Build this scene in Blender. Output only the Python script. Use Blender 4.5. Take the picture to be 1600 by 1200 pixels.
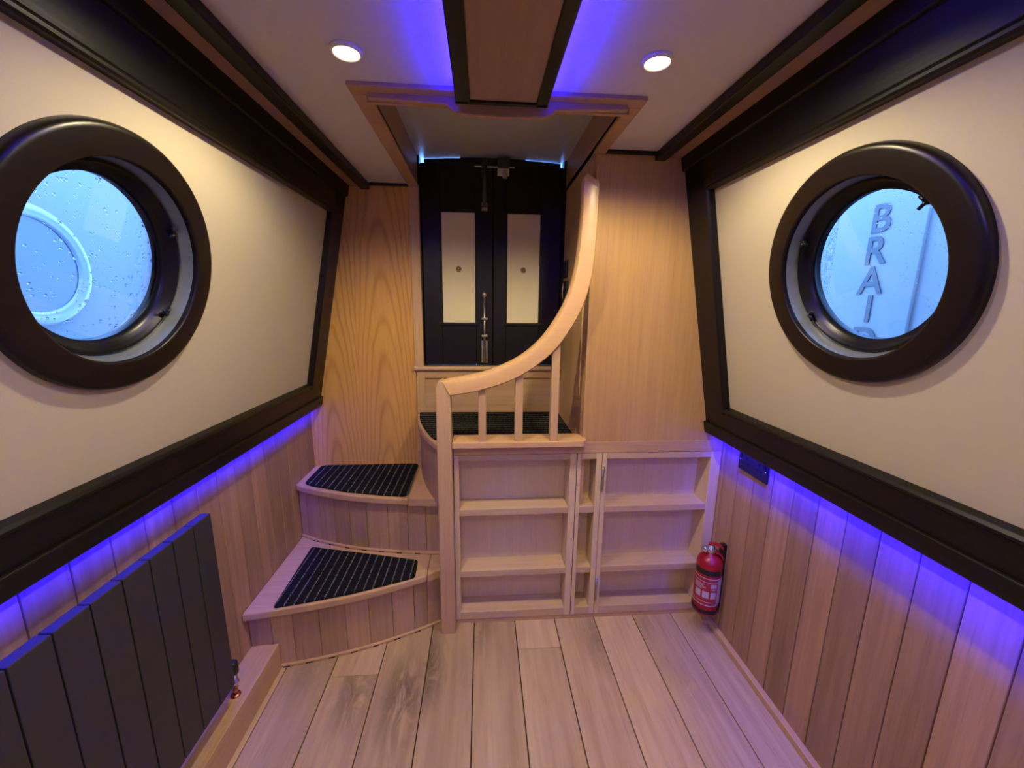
import bpy, bmesh, math, random
from mathutils import Vector, Matrix
random.seed(7)
for o in list(bpy.data.objects): bpy.data.objects.remove(o)
SC = bpy.context.scene
COL = SC.collection
PI = math.pi

# ------------------------------------------------------------------ camera
def make_camera(loc, yaw, pitch, roll, fpx):
    cy, sy, cp, sp, cr, sr = math.cos(yaw), math.sin(yaw), math.cos(pitch), math.sin(pitch), math.cos(roll), math.sin(roll)
    f = Vector((sy*cp, cy*cp, -sp)); rt = Vector((cy, -sy, 0)); up = rt.cross(f)
    r2 = rt*cr + up*sr; u2 = -rt*sr + up*cr
    cd = bpy.data.cameras.new('camera'); cam = bpy.data.objects.new('camera', cd); COL.objects.link(cam)
    cd.sensor_width = 36; cd.lens = fpx/1600*36; cd.clip_start = .02
    m = Matrix((r2, u2, -f)).transposed().to_4x4(); m.translation = loc
    cam.matrix_world = m
    SC.camera = cam
make_camera((0, 0, 1.4), .07597, .19357, .01183, 619.7)

# ------------------------------------------------------------------ sky and exposure
SKY_STRENGTH = 14.0
SPOT_W = 31.0
SPOT_REAR_W = 10.0
LED_SIDE = 1000.0
LED_CEIL = 540.0
W = bpy.data.worlds.new('overcast_sky'); SC.world = W; W.use_nodes = True
bg = W.node_tree.nodes['Background']; bg.inputs[0].default_value = (.145, .365, 1, 1); bg.inputs[1].default_value = SKY_STRENGTH
SC.view_settings.view_transform = 'Standard'; SC.view_settings.look = 'None'
SC.view_settings.gamma = 1; SC.view_settings.use_curve_mapping = False
SC.view_settings.exposure = 0.25

# ------------------------------------------------------------------ measured layout (metres)
YS, YB, YE = 1.548, 2.05, -1.7       # shelf front, bulkhead, end of the modelled room behind the viewpoint
ZC = 1.957                           # ceiling
XR, XL = 1.03, -.885                 # lower wall boards
CX = .055                            # centre line of the boat

# ------------------------------------------------------------------ materials
def lin(c): return tuple((v/12.92 if v <= .04045 else ((v+.055)/1.055)**2.4) for v in c) + (1,)
def rgb(r, g, b): return lin((r/255, g/255, b/255))
class NT:
    def __init__(s, name):
        s.m = bpy.data.materials.new(name); s.m.use_nodes = True
        s.t = s.m.node_tree; s.n = s.t.nodes; s.l = s.t.links
        s.b = s.n['Principled BSDF']; s.out = s.n['Material Output']
    def add(s, typ, **kw):
        nd = s.n.new(typ)
        for k, v in kw.items():
            if hasattr(nd, k): setattr(nd, k, v)
        return nd
    def link(s, a, b): s.l.new(a, b)
    def math(s, op, a, b=None, c=None):
        nd = s.n.new('ShaderNodeMath'); nd.operation = op
        for i, v in enumerate((a, b, c)):
            if v is None: continue
            if isinstance(v, (int, float)): nd.inputs[i].default_value = v
            else: s.l.new(v, nd.inputs[i])
        return nd.outputs[0]
    def mix(s, fac, a, b, blend='MIX'):
        nd = s.n.new('ShaderNodeMix'); nd.data_type = 'RGBA'; nd.blend_type = blend
        for i, v in ((0, fac), (6, a), (7, b)):
            if isinstance(v, (int, float, tuple)): nd.inputs[i].default_value = v
            else: s.l.new(v, nd.inputs[i])
        return nd.outputs[2]
    def noise(s, vec, scale, detail=3, rough=.55, dist=0):
        nd = s.n.new('ShaderNodeTexNoise'); nd.inputs['Scale'].default_value = scale; nd.inputs['Detail'].default_value = detail
        nd.inputs['Roughness'].default_value = rough; nd.inputs['Distortion'].default_value = dist
        if vec is not None: s.l.new(vec, nd.inputs['Vector'])
        return nd.outputs[0]
    def ramp(s, fac, stops):
        nd = s.n.new('ShaderNodeValToRGB'); e = nd.color_ramp.elements
        while len(e) < len(stops): e.new(.5)
        for i, (p, c) in enumerate(stops): e[i].position = p; e[i].color = c
        s.l.new(fac, nd.inputs[0]); return nd.outputs[0]
    def bump(s, h, strength=.2, dist=.002):
        nd = s.n.new('ShaderNodeBump'); nd.inputs['Strength'].default_value = strength; nd.inputs['Distance'].default_value = dist
        s.l.new(h, nd.inputs['Height']); s.l.new(nd.outputs[0], s.b.inputs['Normal'])
def plain(name, col, rough=.5, metal=0, noise=0, nscale=40, bump=0, spec=.5):
    k = NT(name); k.b.inputs['Roughness'].default_value = rough; k.b.inputs['Metallic'].default_value = metal
    k.b.inputs['Specular IOR Level'].default_value = spec
    k.b.inputs['Base Color'].default_value = col
    if noise or bump:
        pos = k.n.new('ShaderNodeNewGeometry').outputs['Position']
        n = k.noise(pos, nscale, 4)
        if noise:
            f = k.math('MULTIPLY_ADD', n, noise*2, 1-noise)
            v = k.add('ShaderNodeHueSaturation'); v.inputs['Color'].default_value = col; k.link(f, v.inputs['Value']); k.link(v.outputs[0], k.b.inputs['Base Color'])
        if bump: k.bump(n, bump, .001)
    return k.m
def wood(name, light, dark, axis, rough=.45, rand=.22, fine=70, broad=9, knots=0, contrast=1., cathedral=None, bumps=.12, spec=.5):
    k = NT(name); k.b.inputs['Specular IOR Level'].default_value = spec
    pos = k.n.new('ShaderNodeNewGeometry').outputs['Position']
    oi = k.n.new('ShaderNodeObjectInfo').outputs['Random']
    cmb = k.n.new('ShaderNodeCombineXYZ')
    for i, f in enumerate((17., 31., 11.)): k.link(k.math('MULTIPLY', oi, f), cmb.inputs[i])
    va = k.add('ShaderNodeVectorMath', operation='ADD'); k.link(pos, va.inputs[0]); k.link(cmb.outputs[0], va.inputs[1])
    vec = va.outputs[0]
    def mapped(s_across, s_along):
        mp = k.n.new('ShaderNodeMapping'); sc = [s_across]*3; sc['XYZ'.index(axis)] = s_along
        mp.inputs['Scale'].default_value = sc; k.link(vec, mp.inputs[0]); return mp.outputs[0]
    n1 = k.noise(mapped(fine, 2.2), 1, 5, .6)
    n2 = k.noise(mapped(broad, .8), 1, 3, .5, .6)
    n3 = k.noise(mapped(fine*2.6, 7.), 1, 2, .5)
    if cathedral:
        # growth rings cut lengthwise: r = sqrt(x^2 + (a + b z)^2), two book-matched leaves
        sx = k.n.new('ShaderNodeSeparateXYZ'); k.link(pos, sx.inputs[0])
        x0, half = cathedral
        t = k.math('PINGPONG', k.math('SUBTRACT', sx.outputs[0], x0), half)
        t = k.math('SUBTRACT', t, half*.5)
        wob = k.math('MULTIPLY', k.math('SUBTRACT', k.noise(pos, 4., 2), .5), .03)
        t = k.math('ADD', t, wob)
        zz = k.math('MULTIPLY_ADD', sx.outputs[2], .07, .02)
        zz = k.math('ADD', zz, k.math('MULTIPLY', k.math('SUBTRACT', k.noise(pos, 2.0, 2), .5), .02))
        r = k.math('SQRT', k.math('ADD', k.math('MULTIPLY', t, t), k.math('MULTIPLY', zz, zz)))
        wv = k.math('SINE', k.math('MULTIPLY', r, 400))
        wv = k.math('MULTIPLY_ADD', wv, .5, .5)
        wv = k.math('MULTIPLY', k.math('POWER', wv, 4.0), k.math('ADD', n2, .3))
        mixf = k.math('ADD', k.math('MULTIPLY', wv, .30), k.math('ADD', k.math('MULTIPLY', n1, .35), k.math('MULTIPLY', n2, .28)))
        mixf = k.math('ADD', mixf, .06)
    else:
        mixf = k.math('ADD', k.math('MULTIPLY', n1, .55), k.math('MULTIPLY', n2, .45))
    f = k.math('MULTIPLY_ADD', k.math('SUBTRACT', mixf, .5), 2.1*contrast, .5)
    base = k.ramp(f, [(.05, light), (.95, dark)])
    pore = k.ramp(n3, [(.60, (0, 0, 0, 1)), (.78, (1, 1, 1, 1))])
    base = k.mix(k.math('MULTIPLY', pore, .28*contrast), base, tuple(c*.45 for c in dark[:3])+(1,))
    if knots:
        vo = k.add('ShaderNodeTexVoronoi'); k.link(mapped(2.6, 1.1), vo.inputs['Vector']); vo.inputs['Scale'].default_value = 1.25
        kn = k.noise(mapped(14, 5), 1, 5, .7, 1.5)
        d = k.math('ADD', vo.outputs['Distance'], k.math('MULTIPLY', k.math('SUBTRACT', kn, .5), .32))
        kf = k.ramp(d, [(.06, (1, 1, 1, 1)), (.36, (0, 0, 0, 1))])
        kd = k.ramp(kn, [(.38, (0, 0, 0, 1)), (.60, (1, 1, 1, 1))])
        base = k.mix(k.math('MULTIPLY', k.math('MULTIPLY', kf, kd), knots), base, tuple(c*.20 for c in dark[:3])+(1,))
    hs = k.add('ShaderNodeHueSaturation'); k.link(base, hs.inputs['Color'])
    k.link(k.math('MULTIPLY_ADD', oi, rand, 1-rand*.5), hs.inputs['Value'])
    k.link(hs.outputs[0], k.b.inputs['Base Color'])
    k.b.inputs['Roughness'].default_value = rough
    k.bump(n1, bumps, .0015)
    return k.m
def emit(name, col, s):
    k = NT(name); k.b.inputs['Base Color'].default_value = (0, 0, 0, 1)
    k.b.inputs['Emission Color'].default_value = col; k.b.inputs['Emission Strength'].default_value = s
    return k.m

OAK_L, OAK_D = (.66, .44, .235, 1), (.46, .27, .125, 1)
M = {}
M['oak_z'] = wood('oak_upright_grain', OAK_L, OAK_D, 'Z', .4, .06, broad=7, contrast=.8)
M['oak_panel'] = wood('oak_veneer_straight', (.62, .385, .15, 1), (.44, .24, .078, 1), 'Z', .38, 0, broad=5, contrast=.8)
M['oak_crown'] = wood('oak_veneer_crown_cut', (.76, .43, .115, 1), (.47, .22, .042, 1), 'Z', .38, 0, cathedral=(-.90, .27), contrast=.75)
M['oak_x'] = wood('oak_cross_grain', OAK_L, OAK_D, 'X', .4, .08, contrast=.8)
M['oak_y'] = wood('oak_length_grain', OAK_L, OAK_D, 'Y', .4, .06, contrast=.8)
M['oak_rail'] = wood('oak_polished', (.72, .45, .23, 1), (.60, .35, .165, 1), 'X', .3, 0, contrast=.6, bumps=.04)
M['oak_shelf'] = wood('oak_pale_upright', (.80, .62, .41, 1), (.62, .455, .28, 1), 'Z', .5, .06, contrast=.7)
M['oak_shelf_x'] = wood('oak_pale_cross', (.68, .49, .32, 1), (.47, .31, .18, 1), 'X', .5, .10, contrast=.8)
M['board_wall'] = wood('oak_wall_board', (.47, .285, .150, 1), (.25, .138, .066, 1), 'Z', .48, .34, fine=55, broad=11, contrast=1.1)
M['riser'] = wood('oak_riser_board', (.55, .35, .195, 1), (.34, .20, .10, 1), 'Z', .48, .34, contrast=1.0)
M['plank'] = wood('oak_floor_plank', (.66, .475, .28, 1), (.41, .26, .135, 1), 'Y', .42, .26, fine=38, broad=7, knots=1.0, contrast=1.05)
M['oak_ceiling'] = wood('oak_ceiling_panel', (.40, .25, .16, 1), (.29, .165, .10, 1), 'Y', .5, 0, contrast=.7)
M['oak_hatch'] = wood('oak_hatch_trim', (.50, .30, .19, 1), (.38, .21, .125, 1), 'X', .45, .05, contrast=.7)
M['dark_y'] = wood('dark_stained_wood_long', (0.0090, 0.0063, 0.0049, 1), (0.0040, 0.0027, 0.0023, 1), 'Y', .38, 0, bumps=.25, spec=.28)
M['dark_z'] = wood('dark_stained_wood_upright', (0.0099, 0.0067, 0.0049, 1), (0.0045, 0.0032, 0.0027, 1), 'Z', .38, 0, bumps=.25, spec=.28)
M['dark_door'] = wood('dark_stained_door', (0.0090, 0.0059, 0.0045, 1), (0.0040, 0.0027, 0.0023, 1), 'Z', .42, 0, bumps=.2, spec=.28)
M['dark_ring'] = wood('dark_stained_ring', (0.0117, 0.0067, 0.0045, 1), (0.0049, 0.0032, 0.0023, 1), 'Y', .33, 0, bumps=.15, spec=.28)
M['cream'] = plain('cream_lining_panel', (.485, .43, .325, 1), .62, noise=.02, nscale=300, bump=.08)
M['door_cream'] = plain('cream_door_panel', (.80, .71, .52, 1), .55, noise=.02, nscale=300)
M['white'] = plain('white_ceiling_lining', (.64, .60, .62, 1), .6, noise=.02, nscale=160)
M['slide'] = plain('grey_painted_steel', (.60, .60, .59, 1), .42, noise=.03, nscale=8)
M['bounce_white'] = plain('white_bounce_paint', (.72, .75, .80, 1), .35)  # only for the hidden reflector above the side strips
M['liner'] = plain('satin_aluminium', (.50, .56, .68, 1), .30, .8)
M['black'] = plain('black_plastic', (.008, .008, .009, 1), .35)
M['rubber'] = plain('black_window_frame', (.004, .004, .005, 1), .3, spec=.25)
M['rad'] = plain('anthracite_enamel', (.030, .029, .029, 1), .5, noise=.1, nscale=500, bump=.05)
M['chrome'] = plain('chrome', (.75, .75, .76, 1), .18, 1)
M['steel'] = plain('brushed_grey_steel', (.45, .44, .46, 1), .35, 1)
M['dark_steel'] = plain('dark_grey_metal', (.06, .06, .065, 1), .4, .6)
M['brass'] = plain('brass', (.55, .42, .22, 1), .2, 1)
M['copper'] = plain('copper', (.65, .25, .13, 1), .25, 1)
M['red'] = plain('red_enamel', (.34, .006, .014, 1), .25)
M['red_label'] = plain('red_label', (.36, .02, .035, 1), .5)
M['label_white'] = plain('label_white', (.48, .40, .43, 1), .5)
M['groove'] = plain('dark_joint', (.035, .02, .012, 1), .9)
M['hull'] = plain('hull_steel', (.05, .05, .055, 1), .7)
M['boat_paint'] = plain('neighbour_pale_paint', (.205, .21, .21, 1), .6, noise=.02, nscale=6)
M['boat_ring'] = plain('neighbour_ring_metal', (.33, .36, .37, 1), .35, noise=.12, nscale=60)
M['boat_glass'] = plain('neighbour_dark_glass', (.07, .095, .12, 1), .12)
M['bezel'] = plain('white_bezel', (.75, .72, .68, 1), .4)
M['led'] = emit('blue_led', (.002, .001, 1, 1), LED_SIDE)
M['led_c'] = emit('blue_led_ceiling', (.004, .002, 1, 1), LED_CEIL)
M['led_spill'] = emit('blue_led_spill', (.03, .015, 1, 1), LED_SIDE*.10)  # weaker glow for the added downward spill row
M['lens'] = emit('warm_lamp_lens', (1, .82, .55, 1), 9)
def wet_stipple():
    k = NT('wet_grey_stipple'); pos = k.n.new('ShaderNodeNewGeometry').outputs['Position']
    n = k.noise(pos, 130, 4, .75)
    k.link(k.ramp(n, [(.42, (.03, .045, .045, 1)), (.58, (.22, .23, .21, 1))]), k.b.inputs['Base Color']); k.b.inputs['Roughness'].default_value = .4
    return k.m
M['stipple'] = wet_stipple()
M['letter'] = plain('worn_grey_lettering', (.045, .05, .05, 1), .5, noise=.6, nscale=110)
def pane():
    k = NT('window_glass'); tr = k.n.new('ShaderNodeBsdfTransparent'); gl = k.n.new('ShaderNodeBsdfGlossy'); gl.inputs['Roughness'].default_value = .02
    fr = k.n.new('ShaderNodeFresnel'); fr.inputs[0].default_value = 1.25; mx = k.n.new('ShaderNodeMixShader')
    k.link(fr.outputs[0], mx.inputs[0]); k.link(tr.outputs[0], mx.inputs[1]); k.link(gl.outputs[0], mx.inputs[2]); k.link(mx.outputs[0], k.out.inputs[0])
    return k.m
M['pane'] = pane()
def drops():
    k = NT('rain_drop_water'); g = k.n.new('ShaderNodeBsdfGlass'); g.inputs['IOR'].default_value = 1.33; g.inputs['Roughness'].default_value = .05
    k.link(g.outputs[0], k.out.inputs[0]); return k.m
M['drops'] = drops()
def carpet(name, axis):
    # black ribbed carpet with thin flecked pale lines every 34 mm
    k = NT(name); pos = k.n.new('ShaderNodeNewGeometry').outputs['Position']
    sx = k.n.new('ShaderNodeSeparateXYZ'); k.link(pos, sx.inputs[0]); a = sx.outputs['XYZ'.index(axis)]
    t = k.math('FRACT', k.math('DIVIDE', a, .034))
    line = k.math('LESS_THAN', t, .16)
    fl = k.math('GREATER_THAN', k.noise(pos, 170, 2), .47)
    base = k.mix(k.noise(pos, 420, 2), (.004, .004, .0045, 1), (.016, .016, .018, 1))
    col = k.mix(k.math('MULTIPLY', line, fl), base, (.19, .185, .20, 1))
    k.link(col, k.b.inputs['Base Color']); k.b.inputs['Roughness'].default_value = .95; k.b.inputs['Specular IOR Level'].default_value = .1
    rib = k.math('SINE', k.math('MULTIPLY', a, 2*PI/.0085))
    k.bump(k.math('ADD', k.math('MULTIPLY', rib, .5), k.noise(pos, 600, 2)), .6, .003)
    return k.m
M['carpet_y'] = carpet('ribbed_carpet_lengthwise', 'X')
M['carpet_x'] = carpet('ribbed_carpet_crosswise', 'Y')

# ------------------------------------------------------------------ mesh helpers
def link(name, bm, mat, parent=None, smooth=False, bevel=0, seg=2):
    me = bpy.data.meshes.new(name)
    bmesh.ops.recalc_face_normals(bm, faces=bm.faces[:])
    bm.to_mesh(me); bm.free()
    if smooth:
        for p in me.polygons: p.use_smooth = True
    if mat: me.materials.append(M[mat] if isinstance(mat, str) else mat)
    o = bpy.data.objects.new(name, me); COL.objects.link(o)
    if parent:
        o.parent = parent
        me.transform(Matrix.Translation(-base_of(parent)))
    if bevel:
        b = o.modifiers.new('edge', 'BEVEL'); b.width = bevel; b.segments = seg; b.limit_method = 'ANGLE'; b.angle_limit = .6
        b.harden_normals = False
    return o
def base_of(o):
    v = Vector(o.location); p = o.parent
    while p: v += Vector(p.location); p = p.parent
    return v
def tag(o, label=None, cat=None, group=None, kind=None):
    if label: o['label'] = label
    if cat: o['category'] = cat
    if group: o['group'] = group
    if kind: o['kind'] = kind
    return o
def empty(name, loc, label=None, cat=None, group=None, kind=None):
    o = bpy.data.objects.new(name, None); o.location = loc; o.empty_display_size = .05; COL.objects.link(o)
    return tag(o, label, cat, group, kind)
def hexa(bm, p):   # 8 points: bottom loop then top loop
    v = [bm.verts.new(q) for q in p]
    for f in ((0, 1, 2, 3), (4, 5, 6, 7), (0, 1, 5, 4), (1, 2, 6, 5), (2, 3, 7, 6), (3, 0, 4, 7)): bm.faces.new([v[i] for i in f])
def bx(x0, x1, y0, y1, z0, z1, bm=None):
    bm = bm or bmesh.new()
    hexa(bm, [(x0, y0, z0), (x1, y0, z0), (x1, y1, z0), (x0, y1, z0), (x0, y0, z1), (x1, y0, z1), (x1, y1, z1), (x0, y1, z1)])
    return bm
def box(name, x0, x1, y0, y1, z0, z1, mat, parent=None, bevel=0):
    return link(name, bx(x0, x1, y0, y1, z0, z1), mat, parent, bevel=bevel)
def prism(pts, a0, a1, axis='z', bm=None):
    bm = bm or bmesh.new()
    def P(u, v, w): return {'z': (u, v, w), 'y': (u, w, v), 'x': (w, u, v)}[axis]
    a = [bm.verts.new(P(u, v, a0)) for u, v in pts]; b = [bm.verts.new(P(u, v, a1)) for u, v in pts]
    n = len(pts); bm.faces.new(a); bm.faces.new(b)
    for i in range(n): bm.faces.new((a[i], a[(i+1) % n], b[(i+1) % n], b[i]))
    return bm
def lathe(profile, n=48, origin=(0, 0, 0), ax=(0, 0, 1), e1=None, closed=False, bm=None, a0=0, a1=2*PI):
    bm = bm or bmesh.new(); ax = Vector(ax).normalized(); O = Vector(origin)
    if e1 is None: e1 = ax.orthogonal().normalized()
    e1 = Vector(e1).normalized(); e2 = ax.cross(e1)
    full = abs(a1-a0-2*PI) < 1e-6
    m = n if full else n+1
    rings = []
    for i in range(m):
        a = a0+(a1-a0)*i/n; d = e1*math.cos(a)+e2*math.sin(a)
        rings.append([bm.verts.new(O+ax*h+d*r) for r, h in profile])
    for i in range(n):
        A, B = rings[i], rings[(i+1) % m]
        for j in range(len(profile)-(0 if closed else 1)):
            j2 = (j+1) % len(profile)
            try: bm.faces.new((A[j], B[j], B[j2], A[j2]))
            except ValueError: pass
    bmesh.ops.remove_doubles(bm, verts=bm.verts[:], dist=1e-6)
    return bm
def tube(pts, r, n=10, bm=None, caps=True):
    bm = bm or bmesh.new(); pts = [Vector(p) for p in pts]; rings = []
    for i, p in enumerate(pts):
        d = (pts[min(i+1, len(pts)-1)]-pts[max(i-1, 0)]).normalized()
        a = d.orthogonal().normalized() if i == 0 else (a - d*a.dot(d)).normalized()
        b = d.cross(a)
        rings.append([bm.verts.new(p+(a*math.cos(2*PI*k/n)+b*math.sin(2*PI*k/n))*r) for k in range(n)])
    for A, B in zip(rings, rings[1:]):
        for k in range(n): bm.faces.new((A[k], A[(k+1) % n], B[(k+1) % n], B[k]))
    if caps: bm.faces.new(rings[0]); bm.faces.new(rings[-1])
    return bm
def catmull(pts, per=6):
    P = [Vector(p) for p in pts]; P = [P[0]*2-P[1]] + P + [P[-1]*2-P[-2]]; out = []
    for i in range(1, len(P)-2):
        for k in range(per):
            t = k/per; a, b, c, d = P[i-1:i+3]
            out.append(.5*((2*b)+(c-a)*t+(2*a-5*b+4*c-d)*t*t+(3*b-a-3*c+d)*t**3))
    out.append(P[-2]); return out

# ------------------------------------------------------------------ sloping cabin sides: local frame
TILT = .194; NL = math.hypot(1, TILT)
def wp(s, y, z, off=0):          # s = +1 right side, -1 left side; z height on the frame face, off outward
    x = (.949 if s > 0 else .833) - TILT*(z-.885)
    n = Vector((1, 0, TILT))/NL
    return Vector((s*(x+n.x*off), y, z+n.z*off))
def wn(s): return Vector((s, 0, TILT))/NL
def we(s): return Vector((-s*TILT, 0, 1))/NL
def wbox(s, y0, y1, z0, z1, o0, o1, bm=None):
    bm = bm or bmesh.new()
    hexa(bm, [wp(s, y0, z0, o0), wp(s, y1, z0, o0), wp(s, y1, z0, o1), wp(s, y0, z0, o1), wp(s, y0, z1, o0), wp(s, y1, z1, o0), wp(s, y1, z1, o1), wp(s, y0, z1, o1)])
    return bm
PH = {1: (.882, 1.484), -1: (.898, 1.470)}    # porthole centre: y and height on the frame face
def holed(s, y0, y1, z0, z1, off, thick, r, n=64):
    # a sheet on the sloping side with a round hole
    bm = bmesh.new(); cy, cz = PH[s]
    def P(y, u, o): return wp(s, y, cz, 0)*1 + we(s)*u + wn(s)*o
    u0, u1 = (z0-cz)*NL, (z1-cz)*NL
    h = .275
    for o in (off, off+thick):
        ring = []; sq = []
        for i in range(n):
            a = 2*PI*i/n; c, d = math.cos(a), math.sin(a); k = h/max(abs(c), abs(d))
            ring.append(bm.verts.new(P(cy+r*c, r*d, o))); sq.append(bm.verts.new(P(cy+k*c, k*d, o)))
        for i in range(n): bm.faces.new((ring[i], ring[(i+1) % n], sq[(i+1) % n], sq[i]))
        for (a, b, c, d) in ((y0, cy-h, u0, u1), (cy+h, y1, u0, u1), (cy-h, cy+h, u0, -h), (cy-h, cy+h, h, u1)):
            if b > a and d > c: bm.faces.new([bm.verts.new(P(*q, o)) for q in ((a, c), (b, c), (b, d), (a, d))])
        if o == off: r0 = ring
        else:
            for i in range(n): bm.faces.new((r0[i], r0[(i+1) % n], ring[(i+1) % n], ring[i]))
    bmesh.ops.remove_doubles(bm, verts=bm.verts[:], dist=1e-5)
    return bm

# ================================================================== THE SETTING
# ---- floor
floor = tag(box('floor', -1.0, 1.12, YE, 2.2, -.06, -.014, 'groove'), 'oak plank floor of the boat cabin', 'floor', kind='structure')
PW = .1822; x0 = -.0392
edges = [x0+PW*i for i in range(-5, 6)]
joints = {-5: [.2], -4: [.95, -.6], -3: [1.32, .1], -2: [.55], -1: [.75, -.9], 0: [.3], 1: [1.40, .25], 2: [.0], 3: [.62], 4: [-.2], 5: [.45, -1.0]}
for i in range(-5, 6):
    a, b = x0+PW*i, x0+PW*(i+1)
    a = max(a, -.95); b = min(b, 1.035)
    ys = [YE]+sorted(joints.get(i, []))+[2.1]
    for ya, yb in zip(ys, ys[1:]):
        box('plank', a+.0019, b-.0019, ya+.0007, yb-.0007, -.0145, 0, 'plank', floor, bevel=.0012)

# ---- lower walls: upright boards
def lower_wall(name, s, X, ya, y_first, y_end, label):
    w = tag(link(name, bx(min(X, X+s*.05)+s*.012, max(X, X+s*.05)+s*.012, YE, y_end, -.06, .99), 'groove'), label, 'wall', kind='structure')
    y = y_first; BW = .0955; ys = [y_end]
    while y > YE: 
        if y < y_end-.01: ys.append(y)
        y -= BW
    ys.append(YE)
    for b, a in zip(ys, ys[1:]):
        xa, xb = (X, X+.0125) if s > 0 else (X-.0125, X)
        box('board', xa, xb, a+.0012, b-.0012, 0, .96, 'board_wall', w, bevel=.003)
    return w
wall_right = lower_wall('wall_right', 1, XR, 0, 1.53, YS+.1, 'right cabin wall with upright oak boards under the sloping cream panel')
wall_left = lower_wall('wall_left', -1, XL, 0, 1.975, YB+.05, 'left cabin wall with upright oak boards behind the radiator')

# ---- sloping upper walls
def upper_wall(s, wall, yend):
    link('lining_panel', holed(s, YE, yend-.12, 1.0, 1.82, .020, .006, .215), 'cream', wall)
    link('outer_skin', holed(s, YE, yend+.1, .86, 2.06, .080, .004, .167), 'hull', wall)
    link('upper_rail', wbox(s, YE, yend, 1.812, 1.9, 0, .03), 'dark_y', wall, bevel=.003)
    link('upper_moulding', wbox(s, YE, yend+.004, 1.896, 1.952, -.010, .03), 'dark_y', wall, bevel=.006)
    def bead(name, y0, y1, z0, z1, vertical):
        # half-round bead between the rail and the lining
        bm = bmesh.new(); prof = [(0, .021), (.1, 0), (.35, -.006), (.65, -.006), (.9, 0), (1, .021)]
        if not vertical:
            A = [bm.verts.new(wp(s, y0, z0+(z1-z0)*t, o)) for t, o in prof]; B = [bm.verts.new(wp(s, y1, z0+(z1-z0)*t, o)) for t, o in prof]
        else:
            A = [bm.verts.new(wp(s, y0+(y1-y0)*t, z0, o)) for t, o in prof]; B = [bm.verts.new(wp(s, y0+(y1-y0)*t, z1, o)) for t, o in prof]
        for i in range(len(prof)-1): bm.faces.new((A[i], A[i+1], B[i+1], B[i]))
        bm.faces.new(A); bm.faces.new(B)
        link(name, bm, 'dark_y' if not vertical else 'dark_z', wall)
    bead('upper_bead', YE, yend-.13, 1.795, 1.814, False)
    bead('lower_bead', YE, yend-.13, 1.003, 1.025, False)
    bead('end_bead', yend-.148, yend-.125, 1.003, 1.814, True)
    link('end_stile', wbox(s, yend-.127, yend, .93, 1.9, 0, .03), 'dark_z', wall, bevel=.003)
    link('lower_rail', wbox(s, YE, yend-.12, .93, 1.006, 0, .03), 'dark_y', wall, bevel=.003)
    # ledge: overhanging lip that hides the light strip, with a small return at its foot
    bm = wbox(s, YE, yend+.004, .889, .937, -.010, .004)
    link('ledge', bm, 'dark_y', wall, bevel=.004)
    sx = .949 if s > 0 else -.833
    box('ledge_return', *(sorted((sx-s*.006, sx+s*.024))), YE, yend, .887, .8935, 'dark_y', wall)
    box('ledge_reflector', *(sorted((sx-s*.004, sx+s*.10))), YE, yend, .962, .972, 'bounce_white', wall)  # hidden board, made white to bounce the strip light down
upper_wall(1, wall_right, YS)
upper_wall(-1, wall_left, YB)

# ---- portholes
def porthole(name, s, label):
    c = wp(s, PH[s][0], PH[s][1], 0); n = wn(s); e = Vector((0, 1, 0))
    w = empty(name, c, label, 'window', kind='structure')
    def L(prof, nn=96, closed=False): return lathe(prof, nn, c, n, e, closed)
    link('ring', L([(.2595, .022), (.2595, .013), (.2590, .0095), (.2575, .0058), (.2548, .0028), (.2515, .0010), (.2475, .0003), (.2465, .0002), (.2055, -.0002), (.2045, -.0001), (.2022, .0008), (.2006, .0026), (.2, .0055), (.2, .022)]), 'dark_ring', w, smooth=True)
    link('liner', L([(.1997, .012), (.196, .034), (.192, .046)]), 'liner', w, smooth=True)
    link('window_frame', L([(.193, .040), (.190, .037), (.184, .037), (.182, .042), (.178, .043), (.175, .049), (.170, .051), (.167, .058), (.1655, .060), (.1655, .082)]), 'rubber', w, smooth=True)
    bm = lathe([(.0, .063), (.166, .063), (.166, .067), (.0, .067)], 64, c, n, e)
    g = link('glass', bm, 'pane', w)
    # toggles that hold the opening light
    e2 = n.cross(e)
    if e2.z < 0: e2 = -e2
    for a in ((28, -36, 140) if s > 0 else (28, -36)):
        d = e*math.cos(math.radians(a))+e2*math.sin(math.radians(a)); p = c+d*.180+n*.042
        t = tube([p-n*.004, p-n*.014], .006, 10); tube([p-n*.012+d*.004, p-n*.014-d*.016], .0035, 8, t); tube([p-n*.012, p-n*.012+d.cross(n)*.018], .004, 8, t)
        link('toggle', t, 'rubber', w, smooth=True)
    # rain on the outside of the pane: uncountable
    bm = bmesh.new(); rnd = random.Random(3 if s > 0 else 5)
    for i in range(300 if s < 0 else 220):
        if s < 0: a = rnd.uniform(0, 2*PI); r = .163*math.sqrt(rnd.random())
        else: a = rnd.uniform(1.7, 3.9) if i % 3 else rnd.uniform(0, 2*PI); r = .163*math.sqrt(rnd.uniform(.15, 1))
        q = c+n*.0673+(e*math.cos(a)+e2*math.sin(a))*r; k = rnd.choice((.0008, .0011, .0015, .0022))*(1.45 if s < 0 else .85)
        vs = []
        for h, rr in ((0, 1), (.5, .8), (.85, .4)):
            vs.append([bm.verts.new(q+n*(k*h)+(e*math.cos(t*PI/3)+e2*math.sin(t*PI/3))*k*rr) for t in range(6)])
        for A, B in zip(vs, vs[1:]):
            for t in range(6): bm.faces.new((A[t], A[(t+1) % 6], B[(t+1) % 6], B[t]))
        bm.faces.new(vs[-1])
    tag(link('rain_drops', bm, 'drops', w, smooth=True), kind='stuff')
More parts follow.
